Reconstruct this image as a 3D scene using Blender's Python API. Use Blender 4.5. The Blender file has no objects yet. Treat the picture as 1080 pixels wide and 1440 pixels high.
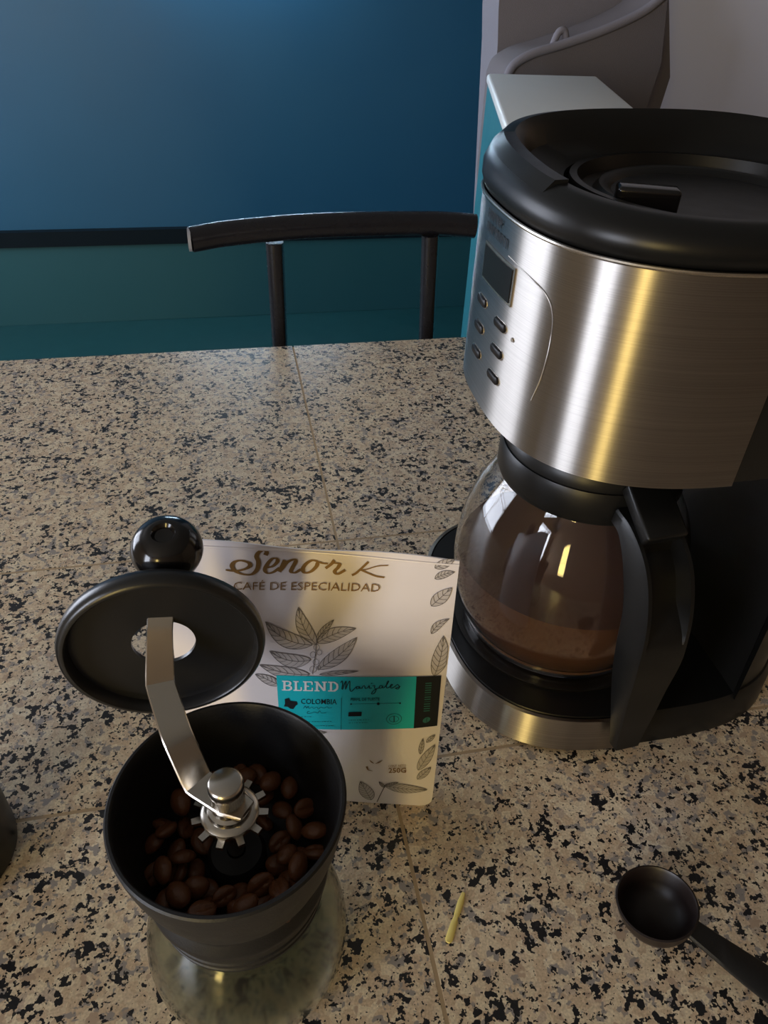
import bpy, bmesh, math, random
from mathutils import Vector, Matrix
random.seed(7)
C = bpy.context.scene.collection
sc = bpy.context.scene
PI = math.pi

# ------------------------------------------------------------------ camera
CAMZ, FPX = .45, 1040.0
_p, _r, _y = math.radians(37.53), math.radians(2.57), math.radians(12.73)
FWD = Vector((math.sin(_y)*math.cos(_p), math.cos(_y)*math.cos(_p), -math.sin(_p)))
_rt = Vector((math.cos(_y), -math.sin(_y), 0)); _up = _rt.cross(FWD)
RT = math.cos(_r)*_rt + math.sin(_r)*_up
UP = -math.sin(_r)*_rt + math.cos(_r)*_up
CAM = Vector((0, 0, CAMZ))
cam = bpy.data.cameras.new('camera'); co = bpy.data.objects.new('camera', cam); C.objects.link(co)
cam.sensor_fit = 'VERTICAL'; cam.sensor_height = 36; cam.lens = 36*FPX/1440
cam.clip_start = .01; cam.clip_end = 50
co.matrix_world = Matrix(((RT.x, UP.x, -FWD.x, CAM.x), (RT.y, UP.y, -FWD.y, CAM.y), (RT.z, UP.z, -FWD.z, CAM.z), (0, 0, 0, 1)))
sc.camera = co
def ray(u, v):
    return ((u-540)/FPX*RT - (v-720)/FPX*UP + FWD)
def at_z(u, v, z):
    d = ray(u, v); return CAM + d*((z-CAM.z)/d.z)
def on_plane(u, v, P, n):
    d = ray(u, v); return CAM + d*((P-CAM).dot(n)/d.dot(n))
def on_y(u, v, Y):
    d = ray(u, v); return CAM + d*(Y/d.y)

# ------------------------------------------------------------------ world, light, exposure
w = bpy.data.worlds.new('world'); sc.world = w; w.use_nodes = True
w.node_tree.nodes['Background'].inputs[0].default_value = (.55, .7, 1, 1)
w.node_tree.nodes['Background'].inputs[1].default_value = .25
sc.view_settings.view_transform = 'Standard'; sc.view_settings.look = 'None'
sc.view_settings.gamma = 1; sc.view_settings.use_curve_mapping = False
sc.view_settings.exposure = 0.35
FLOOR, CEIL = -.92, 1.65
XL, XR, YF, YB = -2.3, 2.4, -1.8, 3.3
WIN_A = (-1.62, -.72, -.15, 1.35)    # y0,y1,z0,z1 in the left wall: daylight
WIN_B = (-1.36, -.98, -.15, 1.10)     # x0,x1,z0,z1 in the wall behind the photographer: yellow blind
WIN_C = (1.30, 3.10, -.35, 1.35)       # y0,y1,z0,z1 in the left wall, towards the back
def area(name, loc, rot, sx, sy, col, power):
    l = bpy.data.lights.new(name, 'AREA'); l.shape = 'RECTANGLE'; l.size = sx; l.size_y = sy
    l.color = col; l.energy = power
    o = bpy.data.objects.new(name, l); C.objects.link(o); o.location = loc; o.rotation_euler = rot
    return o
for nm, W_, colr, pw in (('daylight_window', WIN_A, (.82, .87, 1), 58), ('side_window', WIN_C, (.82, .87, 1), 68)):
    area(nm, (XL-.06, (W_[0]+W_[1])/2, (W_[2]+W_[3])/2), (PI/2, 0, -PI/2), W_[1]-W_[0], W_[3]-W_[2], colr, pw)
area('yellow_blind_window', ((WIN_B[0]+WIN_B[1])/2, YF-.06, (WIN_B[2]+WIN_B[3])/2), (PI/2, 0, 0), WIN_B[1]-WIN_B[0], WIN_B[3]-WIN_B[2], (1, .74, .24), 25)

# ------------------------------------------------------------------ helpers
def mat(name, col, rough=.5, metal=0., **kw):
    m = bpy.data.materials.new(name); m.use_nodes = True
    b = m.node_tree.nodes['Principled BSDF']
    b.inputs['Base Color'].default_value = (*col, 1); b.inputs['Roughness'].default_value = rough; b.inputs['Metallic'].default_value = metal
    for k, v in kw.items(): b.inputs[k].default_value = v
    return m
def noise_rough(m, scale=30, lo=.3, hi=.5, bump=0, bscale=200):
    nt = m.node_tree; b = nt.nodes['Principled BSDF']
    tc = nt.nodes.new('ShaderNodeTexCoord'); n = nt.nodes.new('ShaderNodeTexNoise'); n.inputs['Scale'].default_value = scale
    mr = nt.nodes.new('ShaderNodeMapRange'); mr.inputs['To Min'].default_value = lo; mr.inputs['To Max'].default_value = hi
    nt.links.new(tc.outputs['Object'], n.inputs['Vector']); nt.links.new(n.outputs['Fac'], mr.inputs['Value']); nt.links.new(mr.outputs[0], b.inputs['Roughness'])
    if bump:
        n2 = nt.nodes.new('ShaderNodeTexNoise'); n2.inputs['Scale'].default_value = bscale
        bp = nt.nodes.new('ShaderNodeBump'); bp.inputs['Strength'].default_value = bump; bp.inputs['Distance'].default_value = .002
        nt.links.new(tc.outputs['Object'], n2.inputs['Vector']); nt.links.new(n2.outputs['Fac'], bp.inputs['Height']); nt.links.new(bp.outputs[0], b.inputs['Normal'])
    return m
def obj(name, bm, m, parent=None, smooth=True, angle=40):
    me = bpy.data.meshes.new(name); bmesh.ops.recalc_face_normals(bm, faces=bm.faces[:])
    if smooth:
        for f in bm.faces: f.smooth = True
        ca = math.cos(math.radians(angle))
        for e in bm.edges:
            if len(e.link_faces) == 2 and e.link_faces[0].normal.dot(e.link_faces[1].normal) < ca: e.smooth = False
    bm.to_mesh(me); bm.free(); me.materials.append(m)
    o = bpy.data.objects.new(name, me); C.objects.link(o)
    if parent:
        o.parent = parent; o.matrix_parent_inverse = Matrix.Translation(-Vector(parent['_loc'])) if '_loc' in parent else Matrix()
    return o
def thing(name, label, cat, loc=(0, 0, 0), group=None):
    o = bpy.data.objects.new(name, None); C.objects.link(o); o.location = loc; o.empty_display_size = .02
    o['label'] = label; o['category'] = cat; o['_loc'] = tuple(loc)
    if group: o['group'] = group
    return o
def tag(o, label, cat, group=None):
    o['label'] = label; o['category'] = cat
    if group: o['group'] = group
    return o
def struct(o): o['kind'] = 'structure'; return o
def NB(): return bmesh.new()
def box(bm, x0, x1, y0, y1, z0, z1, M=None, bev=0):
    vs = [bm.verts.new((x, y, z)) for x in (x0, x1) for y in (y0, y1) for z in (z0, z1)]
    if M is not None:
        for v in vs: v.co = M @ v.co
    F = [(0, 1, 3, 2), (4, 6, 7, 5), (0, 4, 5, 1), (2, 3, 7, 6), (0, 2, 6, 4), (1, 5, 7, 3)]
    fs = [bm.faces.new([vs[i] for i in f]) for f in F]
    if bev:
        es = list({e for f in fs for e in f.edges})
        bmesh.ops.bevel(bm, geom=es, offset=bev, segments=3, profile=.5, affect='EDGES')
    return bm
def lathe(bm, prof, c=(0, 0), N=64, closed=False, M=None):
    rings = []
    for r, z in prof:
        if r < 1e-6: rings.append([bm.verts.new((c[0], c[1], z))])
        else: rings.append([bm.verts.new((c[0]+r*math.cos(2*PI*i/N), c[1]+r*math.sin(2*PI*i/N), z)) for i in range(N)])
    seq = list(range(len(rings)-1)) + ([len(rings)-1] if closed else [])
    for k in seq:
        a, b = rings[k], rings[(k+1) % len(rings)]
        for i in range(N):
            j = (i+1) % N
            if len(a) == 1 and len(b) == 1: continue
            if len(a) == 1: bm.faces.new((a[0], b[i], b[j]))
            elif len(b) == 1: bm.faces.new((a[i], b[0], a[j]))
            else: bm.faces.new((a[i], b[i], b[j], a[j]))
    if M is not None:
        for rg in rings:
            for v in rg: v.co = M @ v.co
    return bm
def smoothcurve(pts, n=8):
    P = [Vector(p) for p in pts]; out = []
    P = [P[0]*2-P[1]] + P + [P[-1]*2-P[-2]]
    for i in range(1, len(P)-2):
        p0, p1, p2, p3 = P[i-1:i+3]
        for k in range(n):
            t = k/n
            out.append(.5*((2*p1)+(p2-p0)*t+(2*p0-5*p1+4*p2-p3)*t*t+(3*p1-p0-3*p2+p3)*t**3))
    out.append(P[-2]); return out
def tube(bm, pts, r, N=16, cap=True):
    pts = [Vector(p) for p in pts]; rings = []; up = None
    for i, p in enumerate(pts):
        d = (pts[min(i+1, len(pts)-1)]-pts[max(i-1, 0)]).normalized()
        if up is None: up = d.orthogonal().normalized()
        up = (up-d*up.dot(d)).normalized(); s = d.cross(up); rr = r[i] if isinstance(r, (list, tuple)) else r
        rings.append([bm.verts.new(p+rr*(math.cos(2*PI*k/N)*up+math.sin(2*PI*k/N)*s)) for k in range(N)])
    for a, b in zip(rings, rings[1:]):
        for k in range(N): bm.faces.new((a[k], a[(k+1) % N], b[(k+1) % N], b[k]))
    if cap: bm.faces.new(rings[0]); bm.faces.new(rings[-1])
    return bm
def loft(bm, rings, cap0=True, cap1=True):
    R = [[bm.verts.new(p) for p in rg] for rg in rings]; N = len(R[0])
    for a, b in zip(R, R[1:]):
        for k in range(N): bm.faces.new((a[k], a[(k+1) % N], b[(k+1) % N], b[k]))
    if cap0: bm.faces.new(R[0])
    if cap1: bm.faces.new(R[-1])
    return bm

# ------------------------------------------------------------------ materials
def granite_mat():
    m = bpy.data.materials.new('granite'); m.use_nodes = True; nt = m.node_tree; N = nt.nodes; L = nt.links
    b = N['Principled BSDF']; tc = N.new('ShaderNodeTexCoord')
    def noise(scale, det=2, off=0):
        n = N.new('ShaderNodeTexNoise'); n.inputs['Scale'].default_value = scale; n.inputs['Detail'].default_value = det
        mp = N.new('ShaderNodeMapping'); mp.inputs['Location'].default_value = (off, off*1.7, off*.3)
        L.new(tc.outputs['Object'], mp.inputs['Vector']); L.new(mp.outputs[0], n.inputs['Vector']); return n
    wob = noise(260, 2); vm = N.new('ShaderNodeVectorMath'); vm.operation = 'SCALE'; vm.inputs['Scale'].default_value = .0055
    L.new(wob.outputs['Color'], vm.inputs[0]); va = N.new('ShaderNodeVectorMath'); va.operation = 'ADD'
    L.new(tc.outputs['Object'], va.inputs[0]); L.new(vm.outputs[0], va.inputs[1])
    def vor(scale):
        v = N.new('ShaderNodeTexVoronoi'); v.inputs['Scale'].default_value = scale; L.new(va.outputs[0], v.inputs['Vector'])
        s = N.new('ShaderNodeSeparateColor'); L.new(v.outputs['Color'], s.inputs[0]); return s
    def ramp(inp, stops, interp='LINEAR'):
        r = N.new('ShaderNodeValToRGB'); r.color_ramp.interpolation = interp; e = r.color_ramp.elements
        while len(e) > 1: e.remove(e[-1])
        e[0].position = stops[0][0]; e[0].color = (*stops[0][1], 1)
        for p, c in stops[1:]:
            x = e.new(p); x.color = (*c, 1)
        L.new(inp, r.inputs[0]); return r
    def mix(f, a, bb, mode='MIX'):
        x = N.new('ShaderNodeMix'); x.data_type = 'RGBA'; x.blend_type = mode
        if isinstance(f, float): x.inputs[0].default_value = f
        else: L.new(f, x.inputs[0])
        L.new(a, x.inputs[6]); L.new(bb, x.inputs[7]); return x.outputs[2]
    big = vor(200)                       # feldspar grains
    base = ramp(big.outputs[0], [(0, (.64, .50, .35)), (.3, (.72, .60, .43)), (.55, (.78, .67, .49)), (.8, (.68, .55, .40)), (.95, (.56, .46, .36)), (1, (.52, .43, .34))], 'CONSTANT')
    fine = noise(700, 3, 3.); fr = ramp(fine.outputs[0], [(.3, (.74, .72, .70)), (.7, (1.1, 1.08, 1.04))])
    col = mix(1.0, base.outputs[0], fr.outputs[0], 'MULTIPLY')
    # grey quartz flecks and black mica specks: rounded grains, clustered
    def grains(scale, off, thr, soft, clus_scale, clus_amt, rgb, col):
        n = noise(scale, 2.2, off); n.inputs['Roughness'].default_value = .55; c_ = noise(clus_scale, 2, off+4)
        ad = N.new('ShaderNodeMath'); ad.operation = 'MULTIPLY_ADD'; ad.inputs[1].default_value = clus_amt; L.new(c_.outputs['Fac'], ad.inputs[0]); L.new(n.outputs['Fac'], ad.inputs[2])
        mr = N.new('ShaderNodeMapRange'); mr.inputs['From Min'].default_value = thr+clus_amt*.5; mr.inputs['From Max'].default_value = thr+clus_amt*.5+soft; L.new(ad.outputs[0], mr.inputs['Value'])
        r_ = N.new('ShaderNodeRGB'); r_.outputs[0].default_value = (*rgb, 1)
        return mix(mr.outputs[0], col, r_.outputs[0])
    col = grains(175, 5., .585, .03, 45, .25, (.31, .275, .245), col)
    col = grains(110, 21., .62, .04, 40, .2, (.46, .34, .24), col)
    col = grains(225, 11., .590, .014, 55, .55, (.014, .014, .016), col)
    col = grains(380, 31., .625, .02, 90, .35, (.025, .024, .024), col)
    L.new(col, b.inputs['Base Color']); b.inputs['Roughness'].default_value = .32
    b.inputs['Specular IOR Level'].default_value = .4
    return m
M = {}
M['granite'] = granite_mat()
M['grout'] = noise_rough(mat('grout', (.40, .29, .17), .9), 200, .8, .95)
M['black'] = noise_rough(mat('black_plastic', (.005, .005, .005), .35, **{'Specular IOR Level': .35}), 60, .28, .42)
M['black_matte'] = noise_rough(mat('matte_black_plastic', (.009, .009, .0095), .5, **{'Specular IOR Level': .4}), 120, .42, .55, .08, 900)
M['lidplastic'] = noise_rough(mat('satin_black_lid', (.012, .012, .0125), .3), 90, .26, .34)
M['cap'] = mat('rail_cap', (.30, .32, .38), .3)
M['gloss'] = noise_rough(mat('gloss_black', (.008, .007, .007), .15), 40, .1, .2)
M['white_wall'] = noise_rough(mat('white_paint', (.72, .75, .88), .8), 8, .7, .9, .1, 60)
def wall_teal():
    m = noise_rough(mat('teal_paint', (.012, .10, .185), .5), 5, .38, .5, .1, 40)
    nt = m.node_tree; b = nt.nodes['Principled BSDF']; tc = nt.nodes.new('ShaderNodeTexCoord'); n = nt.nodes.new('ShaderNodeTexNoise'); n.inputs['Scale'].default_value = 2.5
    r = nt.nodes.new('ShaderNodeValToRGB'); r.color_ramp.elements[0].color = (.008, .072, .142, 1); r.color_ramp.elements[1].color = (.010, .086, .160, 1)
    nt.links.new(tc.outputs['Object'], n.inputs['Vector']); nt.links.new(n.outputs['Fac'], r.inputs[0]); nt.links.new(r.outputs[0], b.inputs['Base Color']); return m
M['teal'] = wall_teal()
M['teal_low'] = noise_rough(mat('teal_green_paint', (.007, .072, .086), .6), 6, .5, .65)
M['teal_floor'] = noise_rough(mat('dark_green_floor', (.006, .05, .055), .5), 6, .35, .55)
M['trim'] = noise_rough(mat('dark_trim', (.003, .008, .012), .6, **{'Specular IOR Level': .12}), 20, .4, .6)
M['tan_wall'] = noise_rough(mat('tan_wall', (.33, .22, .13), .85), 6, .7, .9, .1, 50)
M['beige_wall'] = noise_rough(mat('beige_wall', (.58, .47, .37), .85), 6, .7, .9, .1, 50)
M['ceil'] = noise_rough(mat('ceiling_paint', (.30, .28, .25), .9), 6, .8, .95)
M['cab_teal'] = noise_rough(mat('cabinet_teal', (.012, .15, .19), .5), 10, .4, .55)
M['cab_top'] = noise_rough(mat('cabinet_white', (.62, .64, .63), .45), 10, .35, .5)
M['fabric'] = noise_rough(mat('grey_fabric', (.185, .175, .20), .95), 300, .9, 1, .4, 500)
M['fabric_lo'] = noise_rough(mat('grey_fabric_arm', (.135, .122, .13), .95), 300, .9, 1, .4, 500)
M['metal_black'] = noise_rough(mat('black_enamel', (.010, .010, .014), .25), 40, .2, .34)
M['steel'] = noise_rough(mat('polished_steel', (.56, .52, .46), .24, 1.), 80, .2, .3)
M['wood'] = noise_rough(mat('window_frame', (.35, .3, .24), .5), 20, .4, .6)
def brushed():
    m = mat('brushed_steel', (.5, .47, .43), .38, 1.)
    nt = m.node_tree; b = nt.nodes['Principled BSDF']; N = nt.nodes; L = nt.links
    tc = N.new('ShaderNodeTexCoord'); mp = N.new('ShaderNodeMapping'); mp.inputs['Scale'].default_value = (6, 6, 1800)
    n = N.new('ShaderNodeTexNoise'); n.inputs['Scale'].default_value = 1; n.inputs['Detail'].default_value = 2
    L.new(tc.outputs['Object'], mp.inputs[0]); L.new(mp.outputs[0], n.inputs['Vector'])
    r = N.new('ShaderNodeValToRGB'); r.color_ramp.elements[0].position = .3; r.color_ramp.elements[0].color = (.37, .345, .315, 1); r.color_ramp.elements[1].position = .7; r.color_ramp.elements[1].color = (.47, .44, .405, 1)
    L.new(n.outputs['Fac'], r.inputs[0]); L.new(r.outputs[0], b.inputs['Base Color'])
    b.inputs['Anisotropic'].default_value = 1.0; b.inputs['Anisotropic Rotation'].default_value = .25
    tg = N.new('ShaderNodeTangent'); tg.direction_type = 'RADIAL'; tg.axis = 'Z'; L.new(tg.outputs[0], b.inputs['Tangent'])
    return m
M['brushed'] = brushed()
def glass_mat(name, col, rough=0.0, ior=1.45):
    m = mat(name, col, rough); b = m.node_tree.nodes['Principled BSDF']
    b.inputs['Transmission Weight'].default_value = 1; b.inputs['IOR'].default_value = ior
    return m
M['glass'] = glass_mat('carafe_glass', (.97, .96, .94), .02)
M['jar'] = glass_mat('jar_glass', (.74, .79, .72), .11)
M['coffee'] = mat('coffee', (.12, .058, .038), .6, **{'Specular IOR Level': .2})
M['bean'] = noise_rough(mat('roasted_bean', (.14, .05, .018), .36), 400, .3, .5, .15, 600)
M['bean_crease'] = mat('bean_crease', (.03, .012, .006), .7)
M['bag'] = noise_rough(mat('pearl_film', (.80, .74, .73), .36, .12), 30, .3, .42)
M['gold'] = mat('gold_ink', (.24, .13, .035), .45, .3)
M['ink'] = mat('black_ink', (.008, .010, .013), .6, **{'Specular IOR Level': .25})
M['greyink'] = mat('grey_ink', (.14, .125, .12), .6)
M['leaffill'] = mat('leaf_tint', (.50, .45, .42), .5)
M['tealink'] = mat('teal_label', (.005, .47, .52), .4)
M['tealdim'] = mat('dim_teal_ink', (.012, .12, .105), .5)
M['white'] = mat('white_ink', (.78, .77, .75), .5)
M['screen'] = mat('display', (.010, .011, .012), .25, **{'Specular IOR Level': .25})
M['btn'] = noise_rough(mat('button', (.006, .005, .005), .4, **{'Specular IOR Level': .2}), 100, .3, .45)
M['scoop'] = noise_rough(mat('scoop_plastic', (.010, .005, .004), .4), 60, .35, .5)
M['strip'] = mat('strip', (.80, .66, .20), .6)
M['fill_light'] = mat('fill_bar_tube', (.9, .95, 1), .5);  # glowing tube of the added light bar

# ------------------------------------------------------------------ room shell
def wallbox(name, m, *b): return struct(obj(name, box(NB(), *b), m, smooth=False))
wallbox('floor', M['teal_floor'], XL-.1, XR+.1, YF-.1, YB+.1, FLOOR-.1, FLOOR)
wallbox('ceiling', M['ceil'], XL-.1, XR+.1, YF-.1, YB+.1, CEIL, CEIL+.1)
RAIL = -.555
wallbox('wall_back', M['teal'], XL, XR, YB, YB+.1, FLOOR, CEIL)
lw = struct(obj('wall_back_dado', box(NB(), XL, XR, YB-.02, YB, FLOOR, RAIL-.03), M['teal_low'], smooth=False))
struct(obj('trim_1', box(NB(), XL, XR, YB-.035, YB, RAIL-.03, RAIL+.03), M['trim'], smooth=False))
wallbox('wall_right', M['tan_wall'], XR, XR+.1, YF-.1, YB+.1, FLOOR, CEIL)
# white wall return behind the armchair
bm = NB(); box(bm, 1.0, XR, 2.42, 2.5, FLOOR, CEIL); struct(obj('wall_back_return', bm, M['white_wall'], smooth=False))
def wall_with_holes(name, m, fixed, a0, a1, holes, axis):
    bm = NB(); cuts = sorted(holes); x = a0
    def put(u0, u1, z0, z1):
        if axis == 'y': box(bm, u0, u1, fixed-.1, fixed, z0, z1)
        else: box(bm, fixed-.1, fixed, u0, u1, z0, z1)
    for (u0, u1, z0, z1) in cuts:
        put(x, u0, FLOOR, CEIL); put(u0, u1, FLOOR, z0); put(u0, u1, z1, CEIL); x = u1
    put(x, a1, FLOOR, CEIL)
    return struct(obj(name, bm, m, smooth=False))
wall_with_holes('wall_front', M['tan_wall'], YF, XL, XR, [WIN_B], 'y')
wall_with_holes('wall_left', M['beige_wall'], XL, YF, YB, [WIN_A, WIN_C], 'x')
def window(name, W, nx, nz, axis):
    u0, u1, z0, z1 = W; bm = NB(); t = .035
    def put(a, b, c, d):
        if axis == 'y': box(bm, a, b, YF-.045, YF-.005, c, d)
        else: box(bm, XL-.045, XL-.005, a, b, c, d)
    put(u0, u0+t, z0, z1); put(u1-t, u1, z0, z1); put(u0+t, u1-t, z0, z0+t); put(u0+t, u1-t, z1-t, z1)
    for i in range(1, nx): x = u0+(u1-u0)*i/nx; put(x-.012, x+.012, z0+t, z1-t)
    for i in range(1, nz):
        z = z0+(z1-z0)*i/nz; put(u0+t, u1-t, z-.012, z+.012)
    return struct(obj(name, bm, M['wood'], smooth=False))
window('window_1', WIN_A, 2, 3, 'x'); window('window_2', WIN_B, 1, 2, 'y'); window('window_3', WIN_C, 2, 2, 'x')

# added light bar, unseen above the frame, makes the glow on the wall
lb = thing('added_fill_light', 'slim cool white light bar added out of view to brighten the blue wall', 'fill_light', (.10, YB-.06, .62))
obj('fill_bar_housing', box(NB(), -.27, .47, YB-.07, YB, .64, .70, bev=.006), M['trim'], lb)
obj('tube', tube(NB(), [(-.25, YB-.06, .625), (.45, YB-.06, .625)], .013), M['fill_light'], lb)
nt = M['fill_light'].node_tree; nt.nodes['Principled BSDF'].inputs['Emission Color'].default_value = (.62, .82, 1, 1); nt.nodes['Principled BSDF'].inputs['Emission Strength'].default_value = 95

# ------------------------------------------------------------------ countertop of granite tiles
ct = thing('countertop', 'speckled beige and black granite tile countertop', 'countertop', (.2, .4, -.04))
YJ = [-.06, .290, .534, .964]; XJ = [-.62, .0765, .76]; G = .0010
obj('substrate', box(NB(), XJ[0], XJ[-1], YJ[0]+.01, YJ[-1]-.004, -.04, -.0001), M['grout'], ct, smooth=False)
for i in range(2):
    for j in range(3):
        obj('granite_tile', box(NB(), XJ[i]+G, XJ[i+1]-G, YJ[j]+G, YJ[j+1]-(G if j < 2 else 0), -.02, 0, bev=.0004), M['granite'], ct, smooth=False)
obj('counter_base', box(NB(), -.55, .70, .12, .80, FLOOR, -.04), M['tan_wall'], ct, smooth=False)

# ------------------------------------------------------------------ coffee maker
def sup(cx, cy, L, W, n, z, N=120, xmin=None, xmax=None):
    out = []
    for i in range(N):
        t = 2*PI*i/N; c, s = math.cos(t), math.sin(t)
        x = cx+L*math.copysign(abs(c)**(2/n), c); y = cy+W*math.copysign(abs(s)**(2/n), s)
        if xmin is not None: x = max(x, xmin)
        if xmax is not None: x = min(x, xmax)
        out.append(Vector((x, y, z)))
    return out
MX, MY = .266, .394
cm = thing('coffee_maker', 'brushed steel and black drip coffee maker with buttons and display', 'coffee maker', (MX, MY, 0))
# base
BL, BW, BN = .131, .1205, 3.0
bm = NB(); loft(bm, [sup(MX, MY, BL-.004, BW-.004, BN, 0), sup(MX, MY, BL-.001, BW-.001, BN, .003), sup(MX, MY, BL-.002, BW-.002, BN, .028), sup(MX, MY, BL-.005, BW-.005, BN, .0335), sup(MX, MY, BL-.02, BW-.02, BN, .0345)])
obj('base', bm, M['black'], cm)
def band(cx, cy, L0, L1, n, W0, W1, z0, z1, xcut, th, N=240):
    a = [p for p in sup(cx, cy, L0, W0, n, z0, N)]; b = [p for p in sup(cx, cy, L1, W1, n, z1, N)]
    idx = [i for i in range(N) if a[i].x <= xcut]
    bm = NB(); nz = 6; grid = []
    for i in idx:
        row = []
        for k in range(nz+1):
            t = k/nz; p = a[i].lerp(b[i], t); row.append(p)
        grid.append(row)
    outer = [[bm.verts.new(p) for p in row] for row in grid]
    inner = [[bm.verts.new((p.x+(cx-p.x)*th/.1, p.y+(cy-p.y)*th/.1, p.z)) for p in (row[0], row[-1])] for row in grid]
    for i in range(len(outer)-1):
        for k in range(nz): bm.faces.new((outer[i][k], outer[i+1][k], outer[i+1][k+1], outer[i][k+1]))
        bm.faces.new((outer[i][0], inner[i][0], inner[i+1][0], outer[i+1][0]))
        bm.faces.new((outer[i][-1], outer[i+1][-1], inner[i+1][1], inner[i][1]))
    return bm
obj('base_band', band(MX, MY, BL+.001, BL-.001, BN, BW+.001, BW-.001, .004, .033, .252, .002), M['brushed'], cm)
# hot plate
obj('hot_plate', lathe(NB(), [(0, .0345), (.078, .0345), (.078, .036), (.074, .0375), (0, .0375)], (.226, .379)), M['gloss'], cm)
# housing (upper)
HL, HW, HN = .120, .110, 2.7
HZ0, HZ1 = .222, .339
bm = NB(); loft(bm, [sup(MX, MY, HL-.012, HW-.012, HN, HZ0+.002), sup(MX, MY, HL-.002, HW-.002, HN, HZ0+.001), sup(MX, MY, HL-.001, HW-.001, HN, HZ0+.003), sup(MX, MY, HL-.001, HW-.001, HN, HZ1)])
obj('housing', bm, M['black'], cm)
steel = obj('steel_wrap', band(MX, MY, HL, HL, HN, HW, HW, HZ0, HZ1, .262, .002), M['brushed'], cm)
rim_ = [p for p in sup(MX, MY, HL+.0002, HW+.0002, HN, HZ1, 240) if p.x <= .262]
obj('steel_rim', tube(NB(), rim_, .0011, 8), M['steel'], cm)
# rear column
bm = NB(); loft(bm, [sup(MX, MY, BL-.006, BW-.006, BN, .030, xmin=.326), sup(MX, MY, BL-.009, BW-.010, BN, .12, xmin=.328), sup(MX, MY, HL-.0005, HW-.0005, HN, HZ0+.01, xmin=.322)])
obj('water_tank', bm, M['black'], cm)
# tank seam line
# top collar: rounded ring rising from the steel edge, dipping to the lid
prof = [(-.003, 0.0), (-.0005, .002), (.0015, .007), (.0015, .013), (-.002, .019), (-.008, .0235), (-.014, .0245), (-.019, .022), (-.023, .015)]
rings = [[Vector((p.x, p.y, p.z+(z/.0245)**2*(.010*max(0, (p.y-MY)/HW)-.0055*max(0, (MY-p.y)/HW)))) for p in sup(MX, MY, HL+o, HW+o, HN+.0, HZ1+z, 160)] for o, z in prof]
lidc = (MX+.002, MY)
for r, z in ((.084, .0095), (.0815, .0095), (.080, .004)):
    rings.append([Vector((lidc[0]+r*math.cos(2*PI*i/160), lidc[1]+r*math.sin(2*PI*i/160), HZ1+z)) for i in range(160)])
bm = NB(); loft(bm, rings); col_ = obj('top_collar', bm, M['black'], cm)
# recessed thumb tab on the front of the collar
lid = obj('lid', lathe(NB(), [(r*1.053, HZ1+z) for r, z in [(0, .0035), (.050, .003), (.054, .007), (.058, .0075), (.061, .004), (.068, .0035), (.0705, .0115), (.0745, .0115), (.0755, .0045), (.0755, .001), (0, .001)]], lidc, 96), M['black'], cm)
hb = NB(); box(hb, -.016, .016, -.007, .007, 0, .0135, Matrix.Translation((.216, .370, HZ1+.0032)) @ Matrix.Rotation(math.radians(-20), 4, 'Z'), bev=.002)
obj('lid_tab', hb, M['gloss'], cm)
# recessed plate on the front left of the collar
nb_ = NB(); mt = []
for k in range(13):
    y = .355+.085*k/12; dy = abs(y-MY)/(HW-.006); x = MX-(HL-.006)*(1-dy**HN)**(1/HN); mt.append((x, y))
rr_ = []
for (x, y) in mt:
    z = HZ1+.0235+.008*max(0, (y-MY)/HW)-.0050*max(0, (MY-y)/HW); rr_.append([Vector((x-.004, y, z-.004)), Vector((x+.002, y, z+.0022)), Vector((x+.009, y, z+.0024)), Vector((x+.009, y, z-.006)), Vector((x, y, z-.008))])
loft(nb_, rr_); obj('collar_plate', nb_, M['black'], cm, angle=25)
# --- panel on the steel front
def hit_h(u, v, off=0.0):
    d = ray(u, v); lo, hi = .15, 1.2
    F = lambda P: (abs(P.x-MX)/(HL+off))**HN+(abs(P.y-MY)/(HW+off))**HN-1
    t = .2
    while F(CAM+d*t) > 0 and t < 1.2: t += .002
    lo, hi = t-.002, t
    for _ in range(30):
        m_ = (lo+hi)/2
        if F(CAM+d*m_) > 0: lo = m_
        else: hi = m_
    return CAM+d*hi
def surf(y, z, off=0.0):
    dy = min(abs(y-MY)/(HW+off), .999); return Vector((MX-(HL+off)*(1-dy**HN)**(1/HN), y, z))
def snorm(y):
    e = .0005; a = surf(y-e, 0); b = surf(y+e, 0); t = (b-a).normalized(); return Vector((-t.y, t.x, 0)), t
def pill(name, yc, zc, wy, hz, th, m, parent, r=None):
    n, t = snorm(yc); bm = NB(); r = r or hz/2; pts = []
    for cx_, s0 in ((wy/2-r, -PI/2), (-(wy/2-r), PI/2)):
        for k in range(9):
            a = s0+PI*k/8; pts.append((cx_+r*math.cos(a), r*math.sin(a)*hz/(2*r)))
    P0 = surf(yc, zc)
    f = lambda q, h: P0+t*q[0]*1+Vector((0, 0, q[1]))+n*h
    loft(bm, [[f(q, -.002) for q in pts], [f(q, th*.7) for q in pts], [f((q[0]*.9, q[1]*.85), th) for q in pts]])
    return obj(name, bm, m, parent)
for yb, zb in ((.405, .284), (.405, .2675), (.4045, .2515), (.3725, .2825), (.3725, .2665), (.3725, .2502)):
    pill('button_bezel', yb, zb, 0.0168, .0060, .0004, M['steel'], cm)
    pill('button', yb, zb, .0155, .0052, .0016, M['btn'], cm)
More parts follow.
